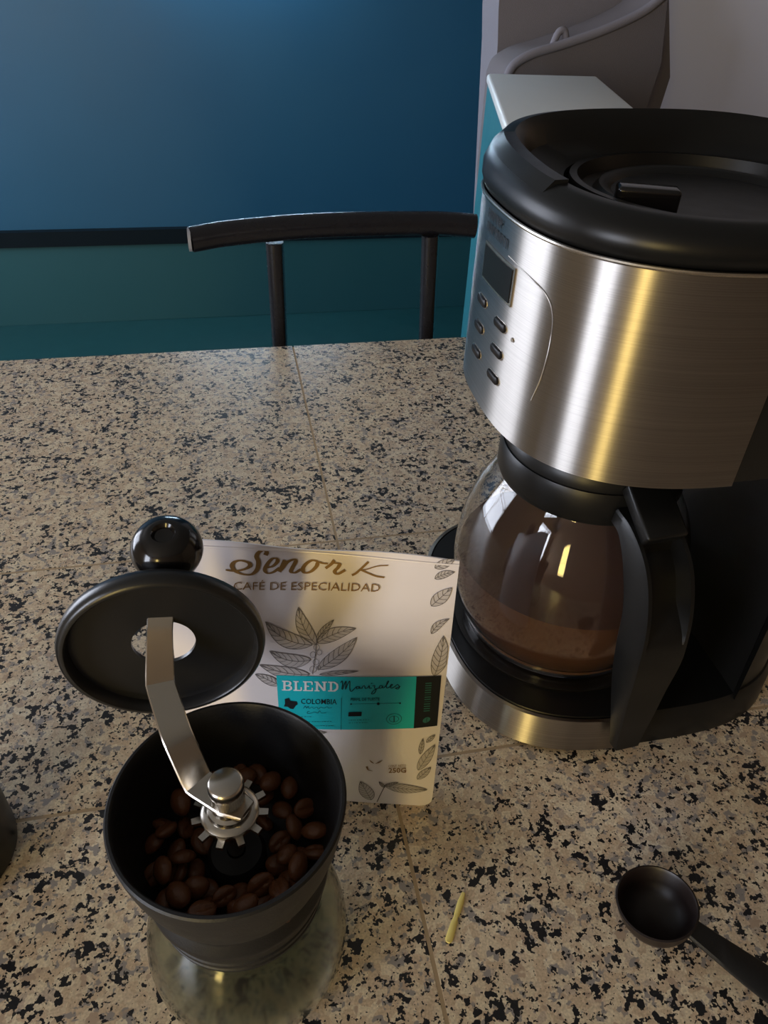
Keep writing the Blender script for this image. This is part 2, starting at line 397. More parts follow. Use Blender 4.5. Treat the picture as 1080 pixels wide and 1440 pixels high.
def panel(name, y0, y1, z0, z1, off, m, parent, n=8):
    bm = NB(); g = [[bm.verts.new(surf(y0+(y1-y0)*i/n, z, off)) for z in (z0, z1)] for i in range(n+1)]
    h = [[bm.verts.new(surf(y0+(y1-y0)*i/n, z, -.001)) for z in (z0, z1)] for i in range(n+1)]
    for i in range(n):
        bm.faces.new((g[i][0], g[i+1][0], g[i+1][1], g[i][1]))
        bm.faces.new((g[i][0], h[i][0], h[i+1][0], g[i+1][0])); bm.faces.new((g[i][1], h[i][1], h[i+1][1], g[i+1][1]))
    for i in (0, n): bm.faces.new((g[i][0], g[i][1], h[i][1], h[i][0]))
    return obj(name, bm, m, parent, angle=30)

bez = panel('display_bezel', .3630, .4105, .2965, .3175, .0009, M['steel'], cm)
panel('display', .3650, .4085, .2980, .3160, .0014, M['screen'], cm)
pill('indicator_light', .3565, .2805, .0026, .0026, .0008, M['steel'], cm)
# two lines of small dark lettering above the display (illegible at this size)
bm = NB()
rl = random.Random(3)
for zc, y0, n_ in ((.3325, .412, 5), (.3255, .412, 7)):
    y = y0
    for k in range(n_):
        wd = .0038; 
        for q in range(3):
            if q == 1: zz0, zz1 = (zc-.0004, zc+.0004) if rl.random() < .5 else (zc+.0017, zc+.0025)
            else:
                zz0, zz1 = zc-.0025, zc+.0025
                if q == 2 and rl.random() < .4: zz0 = zc
            ya, yb = y-wd*q/3, y-wd*(q+1)/3
            vs = [bm.verts.new(surf(a, z, .0007)) for a, z in ((ya, zz0), (yb, zz0), (yb, zz1), (ya, zz1))]
            bm.faces.new(vs)
        y -= wd+.0013
obj('brand_lettering', bm, M['ink'], cm)
# embossed border of the control panel
gp = [(.374, .3205), (.350, .3178), (.336, .3135), (.3300, .3040), (.3290, .288), (.3305, .270), (.334, .255)]
gc = smoothcurve([surf(y, z, .0002) for y, z in gp], 8)
obj('panel_border', tube(NB(), gc, .0004, 8), M['brushed'], cm)

# ------------------------------------------------------------------ carafe
CX, CY = .226, .379
cf = thing('carafe', 'round glass coffee carafe with black collar and handle on the hot plate', 'carafe', (CX, CY, .0378))
Z0 = .0378
op = [(0, Z0), (.064, Z0), (.0705, Z0+.002), (.0725, Z0+.006), (.0720, Z0+.010), (.0748, Z0+.014), (.0805, Z0+.028), (.0832, Z0+.046), (.0832, Z0+.062), (.0805, Z0+.084), (.0745, Z0+.106), (.0665, Z0+.122), (.060, Z0+.133), (.0565, Z0+.142), (.0565, Z0+.148)]
def prof_smooth(p, n=6):
    return [(v.x, v.y) for v in smoothcurve([(a, b, 0) for a, b in p], n)]
outer = [op[0], op[1]]+prof_smooth(op[2:], 5)
inner = [(max(r-.0022, 0), z if z > Z0+.004 else Z0+.004) for r, z in outer[2:]]
prof = outer+inner[::-1]+[(0, Z0+.004)]
obj('glass_body', lathe(NB(), prof, (CX, CY), 96), M['glass'], cf)
obj('collar', lathe(NB(), [(.0540, Z0+.135), (.0600, Z0+.133), (.0615, Z0+.137), (.0615, Z0+.152), (.060, Z0+.156), (.0545, Z0+.156), (.0540, Z0+.149)], (CX, CY), 96, closed=True), M['black'], cf)
obj('carafe_lid', lathe(NB(), [(0, Z0+.1562), (.0590, Z0+.1562), (.0590, Z0+.163), (.055, Z0+.169), (.02, Z0+.172), (0, Z0+.172)], (CX, CY), 96), M['black'], cf)
# handle, pointing to the front edge of the counter
HA = math.radians(-86)
hd = Vector((math.cos(HA), math.sin(HA), 0)); hs = Vector((-hd.y, hd.x, 0))
def hp(r, z): return Vector((CX, CY, 0))+hd*r+Vector((0, 0, z))
spine = smoothcurve([hp(.0605, Z0+.143), hp(.074, Z0+.140), hp(.090, Z0+.126), hp(.1015, Z0+.104), hp(.1065, Z0+.078), hp(.1085, Z0+.045), hp(.1130, Z0+.012), hp(.1160, Z0-.014)], 6)
bm = NB(); rings = []
def ss(a, b, x): x = max(0, min(1, (x-a)/(b-a))); return x*x*(3-2*x)
for i, p in enumerate(spine):
    d = (spine[min(i+1, len(spine)-1)]-spine[max(i-1, 0)]).normalized(); nn = d.cross(hs).normalized()
    t = i/(len(spine)-1); hw = .0165 if t < .6 else .0165-.0075*(t-.6)/.4
    ht = .006+.0075*ss(.05, .35, t)-.009*ss(.6, 1, t); dep = .013*ss(.17, .24, t)*(1-ss(.40, .56, t))
    loop = [(-.85, -1), (.85, -1), (1, -.75), (1, .75), (.93, 1), (.78, 1), (.72, 1-dep/ht), (-.72, 1-dep/ht), (-.78, 1), (-.93, 1), (-1, .75), (-1, -.75)]
    rings.append([p+hs*hw*a+nn*ht*b for a, b in loop])
loft(bm, rings); hdl = obj('handle', bm, M['black'], cf, angle=35)
lv = NB(); MM = Matrix.Translation(hp(.080, Z0+.151)) @ Matrix.Rotation(HA, 4, 'Z') @ Matrix.Rotation(math.radians(30), 4, 'Y')
box(lv, -.024, .012, -.0135, .0135, -.005, .005, MM, bev=.0018); obj('lid_lever', lv, M['black'], cf)
# coffee inside
LV = .101
cp = [(r-.0006, z) for r, z in inner if z < LV]
tagc = obj('coffee', lathe(NB(), [(0, Z0+.0046)]+[(r, max(z, Z0+.0046)) for r, z in cp]+[(cp[-1][0], LV), (0, LV)], (CX, CY), 96), M['coffee'])
tag(tagc, 'dark brown brewed coffee half filling the glass carafe', 'coffee')

# ------------------------------------------------------------------ hand grinder
GX, GY = -.022, .190
gr = thing('coffee_grinder', 'manual coffee grinder with black hopper, steel crank and glass jar', 'coffee grinder', (GX, GY, 0))
jo = [(0, .0005), (.040, .0005), (.048, .003), (.0515, .010), (.0528, .022), (.0522, .034), (.0495, .047), (.0445, .059), (.0395, .067), (.0370, .072), (.0370, .080)]
jo2 = jo[:2]+prof_smooth(jo[2:], 5)
ji = [(max(r-.0032, 0), max(z, .006)) for r, z in jo2[2:]]
obj('glass_jar', lathe(NB(), jo2+ji[::-1]+[(0, .006)], (GX, GY), 80), M['jar'], gr)
# ground coffee dust at the bottom left out: jar is empty
RZ, RR = .149, .0525
ho = [(.0385, .070), (.0408, .0705), (.0412, .073), (.0402, .0742), (.0412, .0754), (.0416, .079), (.0402, .0802), (.0416, .0815), (.0425, .0885), (.0440, .0905), (.0440, .0945), (.0415, .0985), (.0412, .1015), (.0440, .107), (.0475, .118), (.0502, .130), (.0517, .140), (RR, RZ-.001), (RR-.0008, RZ), (RR-.0020, RZ), (RR-.0028, RZ-.001), (.0490, .138), (.0470, .126), (.0440, .114), (.0390, .1025), (.0300, .0935), (.0180, .0885), (.0140, .0885), (.0140, .100), (.0120, .103), (.0045, .104), (.0045, .0835), (.034, .0835), (.0385, .0835)]
obj('hopper', lathe(NB(), ho, (GX, GY), 96, closed=True), M['black_matte'], gr)
obj('shaft', lathe(NB(), [(0, .098), (.004, .098), (.004, .1590), (0, .1590)], (GX, GY), 24), M['steel'], gr)
# notched adjusting wheel
bm = NB(); pts = []; NT = 11
for k in range(NT):
    a0 = 2*PI*k/NT+.15
    for da, r in ((0, .0128), (.13, .0132), (.17, .0172), (.34, .0172), (.38, .0132)):
        pts.append((r*math.cos(a0+da), r*math.sin(a0+da)))
GZ = .1352
loft(bm, [[Vector((GX+x, GY+y, GZ)) for x, y in pts], [Vector((GX+x, GY+y, GZ+.0020)) for x, y in pts]])
obj('adjusting_wheel', bm, M['steel'], gr)
obj('washer', lathe(NB(), [(.0042, GZ+.0022), (.0128, GZ+.0022), (.0130, GZ+.0034), (.0118, GZ+.0044), (.0100, GZ+.0048), (.0095, GZ+.0068), (.0078, GZ+.0076), (.0075, GZ+.0095), (.0042, GZ+.0095)], (GX, GY), 64, closed=True), M['steel'], gr)
# knurled nut
bm = NB(); NZ = GZ+.0122; rings = []
for z, r, kn in ((NZ, .0066, 0), (NZ+.001, .0072, 1), (NZ+.007, .0072, 1), (NZ+.0078, .0078, 0), (NZ+.0110, .0080, 0), (NZ+.0128, .0076, 0), (NZ+.0136, .0066, 0)):
    rings.append([Vector((GX+(r+(.0004 if (i % 2 and kn) else 0))*math.cos(2*PI*i/80), GY+(r+(.0004 if (i % 2 and kn) else 0))*math.sin(2*PI*i/80), z)) for i in range(80)])
loft(bm, rings); obj('knurled_nut', bm, M['steel'], gr, angle=50)
# crank: flat steel ribbon with bends
PZ = GZ+.0108
def ribbon(pts, widths, th, dirs):
    bm = NB(); rings = []
    for i, p in enumerate(pts):
        d = (pts[min(i+1, len(pts)-1)]-pts[max(i-1, 0)]).normalized(); s = dirs[i]; s = (s-d*s.dot(d)).normalized(); n = s.cross(d).normalized(); wd = widths[i]/2; h = th/2
        rings.append([p+s*wd*.92+n*h, p+s*wd+n*h*.5, p+s*wd-n*h*.5, p+s*wd*.92-n*h, p-s*wd*.92-n*h, p-s*wd-n*h*.5, p-s*wd+n*h*.5, p-s*wd*.92+n*h])
    return loft(bm, rings)
KP = Vector((-.0405, .2795, .2075))                # knob foot
key = [Vector((GX+.008, GY-.0065, PZ)), Vector((GX, GY, PZ)), Vector((-.0352, .2010, PZ+.0005)), Vector((-.0424, .2146, .1650)), Vector((-.0494, .2385, .1735)), Vector((-.0470, .2520, .1940)), Vector((-.0450, .2620, .2045)), KP]
kw = [.010, .0150, .0140, .0135, .0132, .0118, .0118, .0110]
kd = [Vector((.62, .78, 0)), Vector((.62, .78, 0)), Vector((.82, .57, 0)), Vector((.92, .36, 0)), Vector((.96, .25, 0)), Vector((.97, .1, 0)), Vector((.97, .1, 0)), Vector((.97, .1, 0))]
P_, W_, D_ = [], [], []
for i in range(len(key)-1):
    for k in ((0, .12, .5, .88) if 0 < i else (0, .5)):
        P_.append(key[i].lerp(key[i+1], k)); W_.append(kw[i]*(1-k)+kw[i+1]*k); D_.append(kd[i].lerp(kd[i+1], k))
P_.append(key[-1]); W_.append(kw[-1]); D_.append(kd[-1])
# round the bends: one smoothing pass at the key points only
for _ in range(1):
    Q = list(P_)
    for i in range(1, len(P_)-1): Q[i] = P_[i]*.6+(P_[i-1]+P_[i+1])*.2
    P_ = Q
obj('crank_arm', ribbon(P_, W_, .0022, D_), M['steel'], gr, angle=30)
kn = [(0, 0), (.0075, 0), (.0095, .001), (.0135, .005), (.0160, .0105), (.0165, .0145), (.0155, .0190), (.0125, .0235), (.0080, .0262), (.0055, .0266), (.0045, .0255), (.0040, .0245), (0, .0243)]
KM = Matrix.Translation(KP+Vector((0, 0, .0015))) @ Matrix.Rotation(math.radians(14), 4, 'X')
obj('knob', lathe(NB(), prof_smooth(kn[:10], 4)+kn[10:], (0, 0), 64, M=KM), M['gloss'], gr)
# lid, slid up the crank and hanging nearly upright on it (own thing)
LC = Vector((-.0470, .2550, .1815))
LM = Matrix.Translation(LC) @ Matrix.Rotation(math.radians(-3), 4, 'Y') @ Matrix.Rotation(math.radians(92), 4, 'X')
ll = [(.0148, -.0010), (.0405, -.0010), (.0425, .0000), (.0432, .0055), (.0440, .0063), (.0452, .0063), (.0468, .0052), (.0478, .0020), (.0474, -.0020), (.0455, -.0042), (.041, -.0048), (.0160, -.0040), (.0148, -.0030)]
ld = obj('grinder_lid', lathe(NB(), ll, (0, 0), 96, closed=True), M['lidplastic'])
ld.matrix_world = LM
tag(ld, 'round matte black lid with centre hole hung on the grinder crank', 'lid')

# beans
def bean_mesh():
    bm = bmesh.new(); bmesh.ops.create_uvsphere(bm, u_segments=20, v_segments=12, radius=1)
    for v in bm.verts:
        x, y, z = v.co
        if z > 0: z *= .55
        else: z *= 1.0
        g = math.exp(-(y/.16)**2)*max(0, z)*1.0
        v.co = Vector((x*.0066, y*.0050*(1-.12*x*x), (z*.0040)-g*.0016))
    me = bpy.data.meshes.new('coffee_bean')
    for f in bm.faces: f.smooth = True
    bm.to_mesh(me); bm.free(); me.materials.append(M['bean']); return me
bmesh_ = bean_mesh(); rb = random.Random(11); nb = 0; placed = []
for (r, n_, zb) in ((.0375, 17, .1085), (.0290, 14, .1030), (.0205, 10, .0980), (.0335, 13, .1135), (.0245, 9, .1080)):
    for k in range(n_):
        a = 2*PI*(k+rb.uniform(-.2, .2))/n_+r*100; rr = r+rb.uniform(-.0010, .0010)
        pos = Vector((GX+rr*math.cos(a), GY+rr*math.sin(a), zb+rb.uniform(-.0010, .0010)))
        if min([(pos-q).length for q in placed] or [1]) < .0074: continue
        placed.append(pos)
        b_ = bpy.data.objects.new('coffee_bean', bmesh_); C.objects.link(b_)
        b_.location = pos
        b_.rotation_euler = (rb.uniform(-.9, .9)+(PI if rb.random() < .55 else 0), rb.uniform(-.5, .5), rb.uniform(0, 2*PI))
        s = rb.uniform(.88, 1.08); b_.scale = (s, s, s)
        tag(b_, 'dark roasted coffee bean lying in the black grinder hopper', 'coffee bean', 'coffee beans in the grinder hopper'); nb += 1

# ------------------------------------------------------------------ coffee bag
BW_, BH_ = .1600, .1965
BR = Vector((.0985, .2545, 0)); EX = Vector((.9651, -.2619, 0)); EY = Vector((.006, .023, .195)).normalized(); EN = EX.cross(EY).normalized()
BO = BR-EX*BW_
def bagS(s, t, off=0.0):
    a = max(0, min(1, s/BW_)); b = max(0, min(1, t/BH_))
    bulge = .0050*(math.sin(PI*a)**.8)*(math.sin(PI*min(1, (b*.9+.10)))**.8)
    wave = .0012*math.sin(a*7+1)*b*b
    return BO+EX*s+EY*t+EN*(bulge+wave+off)
def bpx(u, v):
    P = on_plane(u, v, BO+EN*.0028, EN)-BO; return (P.dot(EX), P.dot(EY))
bag = thing('coffee_bag', 'pearly white coffee bag with gold lettering and teal label', 'coffee bag', tuple(BO+EX*BW_/2))
bm = NB(); NS, NT_ = 28, 36; F_, K_ = [], []
def edge_t(s, t):           # rounded lower corners
    c = .007; a = min(s, BW_-s); lo = 0 if a > c else c-math.sqrt(max(0, c*c-(c-a)**2)); return lo+(BH_-lo)*t
for i in range(NS+1):
    s = BW_*(.5-.5*math.cos(PI*i/NS)); fr, bk = [], []
    for j in range(NT_+1):
        t = edge_t(s, j/NT_); tt = t
        top = .0014*math.sin(s*60) * (j/NT_)**6
        fr.append(bm.verts.new(bagS(s, t+top)))
        a = s/BW_; b = j/NT_
        th = .040*(math.sin(PI*a)**.7 if 0 < a < 1 else 0)*(1-b)**.75+.0009
        p = bagS(s, t+top)-EN*(th+.0048*(math.sin(PI*a)**.8 if 0 < a < 1 else 0)*math.sin(PI*min(1, b*.9+.1))**.8*.6); p.z = max(p.z, .0002)
        bk.append(bm.verts.new(p))
    F_.append(fr); K_.append(bk)
for i in range(NS):
    for j in range(NT_):
        bm.faces.new((F_[i][j], F_[i+1][j], F_[i+1][j+1], F_[i][j+1])); bm.faces.new((K_[i][j], K_[i][j+1], K_[i+1][j+1], K_[i+1][j]))
    bm.faces.new((F_[i][0], K_[i][0], K_[i+1][0], F_[i+1][0])); bm.faces.new((F_[i][-1], F_[i+1][-1], K_[i+1][-1], K_[i][-1]))
for i in (0, NS):
    for j in range(NT_): bm.faces.new((F_[i][j], F_[i][j+1], K_[i][j+1], K_[i][j]))
obj('pouch', bm, M['bag'], bag, angle=50)
for zz in (.008,):           # seal ridge under the top edge
    obj('heat_seal', tube(NB(), [bagS(BW_*k/20, BH_-.0025, .0002) for k in range(21)], .0007, 8), M['bag'], bag)
PXM = .00038
def stroke(bm, pts, wd, off=.0005, n=5, px=True, taper=None):
    q = [bpx(*p) if px else p for p in pts]
    c = smoothcurve([(a, b, 0) for a, b in q], n) if len(q) > 2 and n > 1 else [Vector((a, b, 0)) for a, b in q]
    prev = None; L = len(c)
    for i, p in enumerate(c):
        d = (c[min(i+1, L-1)]-c[max(i-1, 0)]); d = d.normalized() if d.length > 0 else Vector((1, 0, 0)); nn = Vector((-d.y, d.x, 0))
        t = i/max(1, L-1); wv = (wd if not isinstance(wd, (list, tuple)) else wd[0]+(wd[1]-wd[0])*t)
        if taper: wv = wv*(.35+.65*math.sin(PI*min(max(t, .0), 1)))
        if taper == 'pen': wv = wd*(.45+.75*abs(d.y)**1.5)
        h = wv*PXM/2; a, b = p+nn*h, p-nn*h
        cur = (bm.verts.new(bagS(a.x, a.y, off)), bm.verts.new(bagS(b.x, b.y, off)))
        if prev: bm.faces.new((prev[0], prev[1], cur[1], cur[0]))
        prev = cur
def patch(bm, quad, off, nu=14, nv=8):
    q = [Vector((*bpx(*p), 0)) for p in quad]; g = []
    for i in range(nu+1):
        r = []
        for j in range(nv+1):
            p = q[0].lerp(q[1], i/nu).lerp(q[3].lerp(q[2], i/nu), j/nv); r.append(bm.verts.new(bagS(p.x, p.y, off)))
        g.append(r)
    for i in range(nu):
        for j in range(nv): bm.faces.new((g[i][j], g[i+1][j], g[i+1][j+1], g[i][j+1]))
def text_print(bm, txt, p0, p1, h, off=.0008, bold=0.0, shear=0.0):
    """p0,p1: pixel ends of the baseline, h: cap height in pixels"""
    cu = bpy.data.curves.new('t', 'FONT'); cu.body = txt; cu.size = 1; cu.offset = bold; cu.shear = shear; cu.resolution_u = 2
    o = bpy.data.objects.new('t', cu); C.objects.link(o); bpy.context.view_layer.update()
    me = bpy.data.meshes.new_from_object(o.evaluated_get(bpy.context.evaluated_depsgraph_get()))
    xs = [v.co.x for v in me.vertices]; x0, x1 = min(xs), max(xs); ch = .69
    A, B = Vector((*bpx(*p0), 0)), Vector((*bpx(*p1), 0)); up = Vector((*bpx(p0[0], p0[1]-h), 0))-A
    vs = []
    for v in me.vertices:
        p = A.lerp(B, (v.co.x-x0)/(x1-x0))+up*(v.co.y/ch); vs.append(bm.verts.new(bagS(p.x, p.y, off)))
    for f in me.polygons:
        try: bm.faces.new([vs[k] for k in f.vertices])
        except ValueError: pass
    bpy.data.objects.remove(o); bpy.data.curves.remove(cu); bpy.data.meshes.remove(me)
def prn(name, bm, m, parent=None): 
    o = obj(name, bm, m, parent or bag, smooth=False); return o
# gold brand script "Senor K"; coordinates traced on the photo: crop origin (300,765), 4.154 px per px
cr = lambda pts: [(300+x/4.154, 765+y/4.154) for x, y in pts]
bm = NB()
stroke(bm, cr([(302, 78), (308, 60), (290, 50), (262, 62), (250, 85), (262, 115), (255, 155), (225, 182), (180, 183), (130, 165), (108, 135), (125, 110), (165, 105), (205, 118), (212, 135), (190, 150), (150, 160), (110, 162), (72, 155)]), 5.6, taper='pen')
stroke(bm, cr([(300, 148), (345, 140), (372, 115), (365, 98), (340, 100), (312, 130), (300, 160), (318, 178), (350, 172), (385, 150)]), 5.0, taper='pen')
stroke(bm, cr([(385, 172), (400, 140), (415, 108)]), 5.0, taper='pen'); stroke(bm, cr([(395, 160), (430, 120), (470, 105), (478, 118), (460, 150), (452, 172), (475, 178), (510, 160)]), 5.0, taper='pen')
stroke(bm, cr([(610, 118), (575, 112), (540, 130), (520, 160), (535, 180), (570, 172), (600, 145), (612, 122), (640, 128), (668, 130)]), 5.0, taper='pen')
stroke(bm, cr([(655, 155), (690, 130), (705, 112), (700, 125), (735, 130), (728, 150), (708, 172), (725, 187), (770, 165)]), 4.8, taper='pen')
stroke(bm, cr([(905, 118), (870, 150), (835, 180), (810, 193)]), 3.4, n=4); stroke(bm, cr([(1022, 135), (960, 140), (900, 158), (862, 165)]), 1.7, n=4); stroke(bm, cr([(862, 163), (905, 180), (950, 196), (1000, 203)]), 2.6, n=4)
prn('brand_lettering', bm, M['gold'])
bm = NB(); text_print(bm, 'CAFÉ DE ESPECIALIDAD', (329, 829), (534, 833), 10.5, bold=-.004)
prn('tagline_lettering', bm, M['gold'])
# leaf drawings
def leaf(a, b, wid, bend=0., veins=6, lw=.9, cut=None):
    fill, line = NB(), NB()
    A, B = Vector((*bpx(*a), 0)), Vector((*bpx(*b), 0)); d = B-A; L = d.length; d.normalize(); n = Vector((-d.y, d.x, 0)); W = wid*PXM
    mid = lambda t: A+d*L*t+n*(bend*PXM*4*t*(1-t))
    hw = lambda t: W*math.sin(PI*t**.8)**.85 if 0 < t < 1 else 0
    N_ = 16; up = [mid(i/N_)+n*hw(i/N_) for i in range(N_+1)]; lo = [mid(i/N_)-n*hw(i/N_) for i in range(N_+1)]
    clampx = (lambda p: p) if cut is None else (lambda p: Vector((min(p.x, cut), p.y, 0)))
    U = [fill.verts.new(bagS(*clampx(p)[:2], .0003)) for p in up]; D = [fill.verts.new(bagS(*clampx(p)[:2], .0003)) for p in lo]; Mi = [fill.verts.new(bagS(*clampx(mid(i/N_))[:2], .0003)) for i in range(N_+1)]
    for i in range(N_):
        for q0, q1 in ((U, Mi), (Mi, D)):
            try: fill.faces.new((q0[i], q0[i+1], q1[i+1], q1[i]))
            except ValueError: pass
    ok = lambda pts: [clampx(p)[:2] for p in pts]
    stroke(line, ok(up), lw, n=1, px=False, off=.0005); stroke(line, ok(lo), lw, n=1, px=False, off=.0005); stroke(line, ok([mid(i/N_) for i in range(N_+1)]), lw, n=1, px=False, off=.0005)
    for k in range(1, veins+1):
        t = k/(veins+1.2); t2 = min(t+.16, .97)
        for sg in (1, -1):
            e = mid(t2)+n*sg*hw(t2)*.97; c_ = mid(t).lerp(e, .5)+d*L*(-.02)
            stroke(line, ok([mid(t), c_, e]), lw*.8, n=3, px=False, off=.0005)
    f_ = prn('printed_leaf', fill, M['leaffill']); ln_ = obj('leaf_veins', line, M['greyink'], smooth=False); ln_.parent = f_
line = NB()
sp = (446, 905)
leaf(sp, (420, 854), 11, 6, 6); leaf((446, 898), (470, 871), 5, 1, 6); leaf((447, 902), (501, 883), 11, 4, 6)
leaf((448, 938), (502, 895), 12, -4, 7); leaf((440, 905), (374, 873), 15, 12, 7); leaf((438, 925), (380, 913), 13, 10, 6)
leaf((436, 945), (366, 932), 12, 6, 6); leaf((395, 960), (360, 945), 9, 0, 5); leaf((450, 945), (505, 941), 4, 0, 4)
leaf((410, 1022), (460, 1026), 8, -3, 5)
for cx_, cy_, r_ in ((446, 908, 4), (450, 915, 3.5), (441, 918, 4), (445, 928, 4), (441, 938, 4.5), (449, 936, 3)):
    stroke(line, [(cx_+r_*math.cos(2*PI*k/12), cy_+r_*math.sin(2*PI*k/12)) for k in range(13)], .7, n=1)
stroke(line, [(446, 896), (444, 920), (440, 945)], 1.0)
CUT = BW_-.001
leaf((611, 952), (624, 896), 12, -3, 7, cut=CUT); leaf((607, 892), (632, 872), 6, 4, 4, cut=CUT); leaf((607, 853), (636, 828), 10, 0, 4, cut=CUT)
leaf((612, 800), (640, 788), 7, 0, 4, cut=CUT); leaf((612, 815), (640, 806), 6, 2, 5, cut=CUT)
leaf((591, 1062), (595, 1040), 4, 0, 4, cut=CUT); leaf((588, 1085), (612, 1050), 9, 0, 5, cut=CUT); leaf((587, 1098), (606, 1082), 7, 0, 4, cut=CUT); leaf((600, 1046), (612, 1036), 4, 0, 3, cut=CUT)
leaf((522, 1126), (507, 1098), 12, 0, 7); leaf((541, 1105), (602, 1114), 11, -3, 9, cut=CUT-.003); leaf((540, 1106), (560, 1101), 4, 0, 5); leaf((541, 1108), (533, 1099), 3, 0, 4)
stroke(line, [(530, 1129), (536, 1116), (542, 1104)], 1.6)
prn('berry_and_stem_drawing', line, M['greyink'])['kind'] = 'stuff'
# teal label
bm = NB(); patch(bm, [(390, 946), (587, 951), (583, 1024), (395, 1020)], .0006); lab = prn('teal_label', bm, M['tealink'])
bm = NB(); patch(bm, [(586, 951), (621, 952), (615, 1023), (582, 1024)], .0007, 6, 8); prn('black_side_strip', bm, M['ink'])
bm = NB(); ws = 3.4
X0, Yt, Yb = 398.5, 952.5, 966.5
def seg(*p): stroke(bm, list(p), ws, off=.0009, n=1)
def ser(x0, x1, y): stroke(bm, [(x0, y), (x1, y)], 2.2, off=.00092, n=1)
def lt(x, y): return (x, y+(x-398)*.022)
def S(*p): seg(*[lt(a, b) for a, b in p])
def R_(x0, x1, y): stroke(bm, [lt(x0, y), lt(x1, y)], 2.3, off=.00093, n=1)
T, Bt = Yt+1, Yb-1; Md = (T+Bt)/2
S((401.5, T), (401.5, Bt)); R_(398, 408, T); R_(398, 409, Bt); R_(402, 408, Md); S((408, T), (410, T+2), (409.5, Md-2), (407, Md)); S((407.5, Md), (411, Md+2), (411, Bt-2), (408, Bt))
S((417.5, T), (417.5, Bt)); R_(414, 421.5, T); R_(414, 425, Bt); stroke(bm, [lt(425, Bt), lt(425, Bt-4.5)], 2.2, off=.0009, n=1)
S((431, T), (431, Bt)); R_(427.5, 440, T); R_(427.5, 441, Bt); R_(431, 436, Md); stroke(bm, [lt(440, T), lt(440, T+4)], 2.2, off=.0009, n=1); stroke(bm, [lt(440.5, Bt), lt(440.5, Bt-4)], 2.2, off=.0009, n=1)
S((447, T), (447, Bt)); S((447, T), (457, Bt)); S((457.5, T), (457.5, Bt)); R_(443.5, 449, T); R_(443.5, 450.5, Bt); R_(454, 461, T)
S((466.5, T), (466.5, Bt)); R_(462.5, 472, T); R_(462.5, 472, Bt); S((471, T), (475, T+3), (475.5, Md), (475, Bt-3), (471, Bt))
prn('blend_lettering', bm, M['white'])
cs = lambda pts: [(480+x/7.448, 940+y/7.448) for x, y in pts]
bm = NB()
stroke(bm, [(474, 967), (477, 960), (480, 954)], 1.3); stroke(bm, cs([(0, 120), (12, 100), (20, 130), (10, 185)]), 1.2, off=.0009)
stroke(bm, cs([(18, 190), (40, 130), (55, 105), (50, 185)]), 1.3, off=.0009); stroke(bm, cs([(50, 190), (75, 130), (95, 105), (95, 185), (110, 210), (140, 185), (165, 160)]), 1.3, off=.0009)
stroke(bm, cs([(190, 160), (168, 165), (165, 185), (185, 180), (195, 160), (198, 182), (215, 175)]), 1.2, off=.0009); stroke(bm, cs([(220, 185), (232, 158), (250, 155), (255, 182), (275, 180), (298, 155), (300, 182), (325, 178)]), 1.2, off=.0009); stroke(bm, cs([(318, 135), (326, 128)]), 1.4, n=1, off=.0009)
stroke(bm, cs([(330, 160), (355, 155), (352, 180), (370, 195), (350, 235), (320, 240), (345, 205), (400, 180)]), 1.2, off=.0009)
stroke(bm, cs([(430, 158), (405, 162), (405, 185), (430, 178), (436, 160), (440, 184), (470, 165), (500, 120), (490, 115), (478, 150), (480, 185), (510, 175), (540, 155), (528, 148), (515, 170), (530, 188), (565, 172), (590, 150)]), 1.2, off=.0009); stroke(bm, cs([(590, 150), (612, 175), (600, 200), (570, 190), (625, 175)]), 1.2, off=.0009)
ca = lambda pts: [(390+x/9, 940+y/9) for x, y in pts]
# secondary script lines, small text
stroke(bm, ca([(340, 462), (365, 430), (380, 460), (400, 432), (412, 462), (450, 445), (470, 462), (510, 445), (530, 470), (560, 445), (600, 460), (640, 440), (660, 460), (700, 450)]), .7, off=.0009); stroke(bm, ca([(420, 500), (395, 500), (390, 525), (440, 520), (480, 505), (520, 520), (545, 490), (570, 520), (630, 515)]), .7, off=.0009)
prn('script_lettering', bm, M['ink'], None)
bm = NB(); text_print(bm, 'COLOMBIA', (424.5, 985), (474.5, 986), 7.2, bold=.004); text_print(bm, 'PERFIL DE TUESTE', (494, 981.5), (534.5, 982), 4.0, bold=.006)
# map silhouette of the country
mp = ca([(105, 345), (155, 330), (175, 365), (255, 375), (268, 410), (240, 430), (215, 470), (175, 465), (140, 440), (95, 438), (110, 400)])
cc = Vector((*bpx(sum(p[0] for p in mp)/len(mp), sum(p[1] for p in mp)/len(mp)), 0)); cv = bm.verts.new(bagS(cc.x, cc.y, .0009)); vv = [bm.verts.new(bagS(*bpx(*p), .0009)) for p in mp]
for i in range(len(vv)): bm.faces.new((cv, vv[i], vv[(i+1) % len(vv)]))
stroke(bm, [(481, 977), (480.5, 1022)], .6, n=1, off=.0008); stroke(bm, [(494, 985.8), (563, 987)], .6, n=1, off=.0008)
for (x, y, r_) in ((532.5, 986.4, 2.0), (494.5, 985.8, 1.2), (563, 987, 1.2)):
    cv = bm.verts.new(bagS(*bpx(x, y), .0009)); vv = [bm.verts.new(bagS(*bpx(x+r_*math.cos(2*PI*k/12), y+r_*math.sin(2*PI*k/12)), .0009)) for k in range(12)]
    for i in range(12): bm.faces.new((cv, vv[i], vv[(i+1) % 12]))
patch(bm, [(491, 997), (509.5, 997), (509, 1003), (490.5, 1003)], .0009, 3, 2)
rs = random.Random(5)
def dashes(x0, x1, y, wd=.9):
    x = x0
    while x < x1:
        l = rs.uniform(1.2, 3.5); stroke(bm, [(x, y), (min(x+l, x1), y)], wd, n=1, off=.0008); x += l+rs.uniform(.8, 1.8)
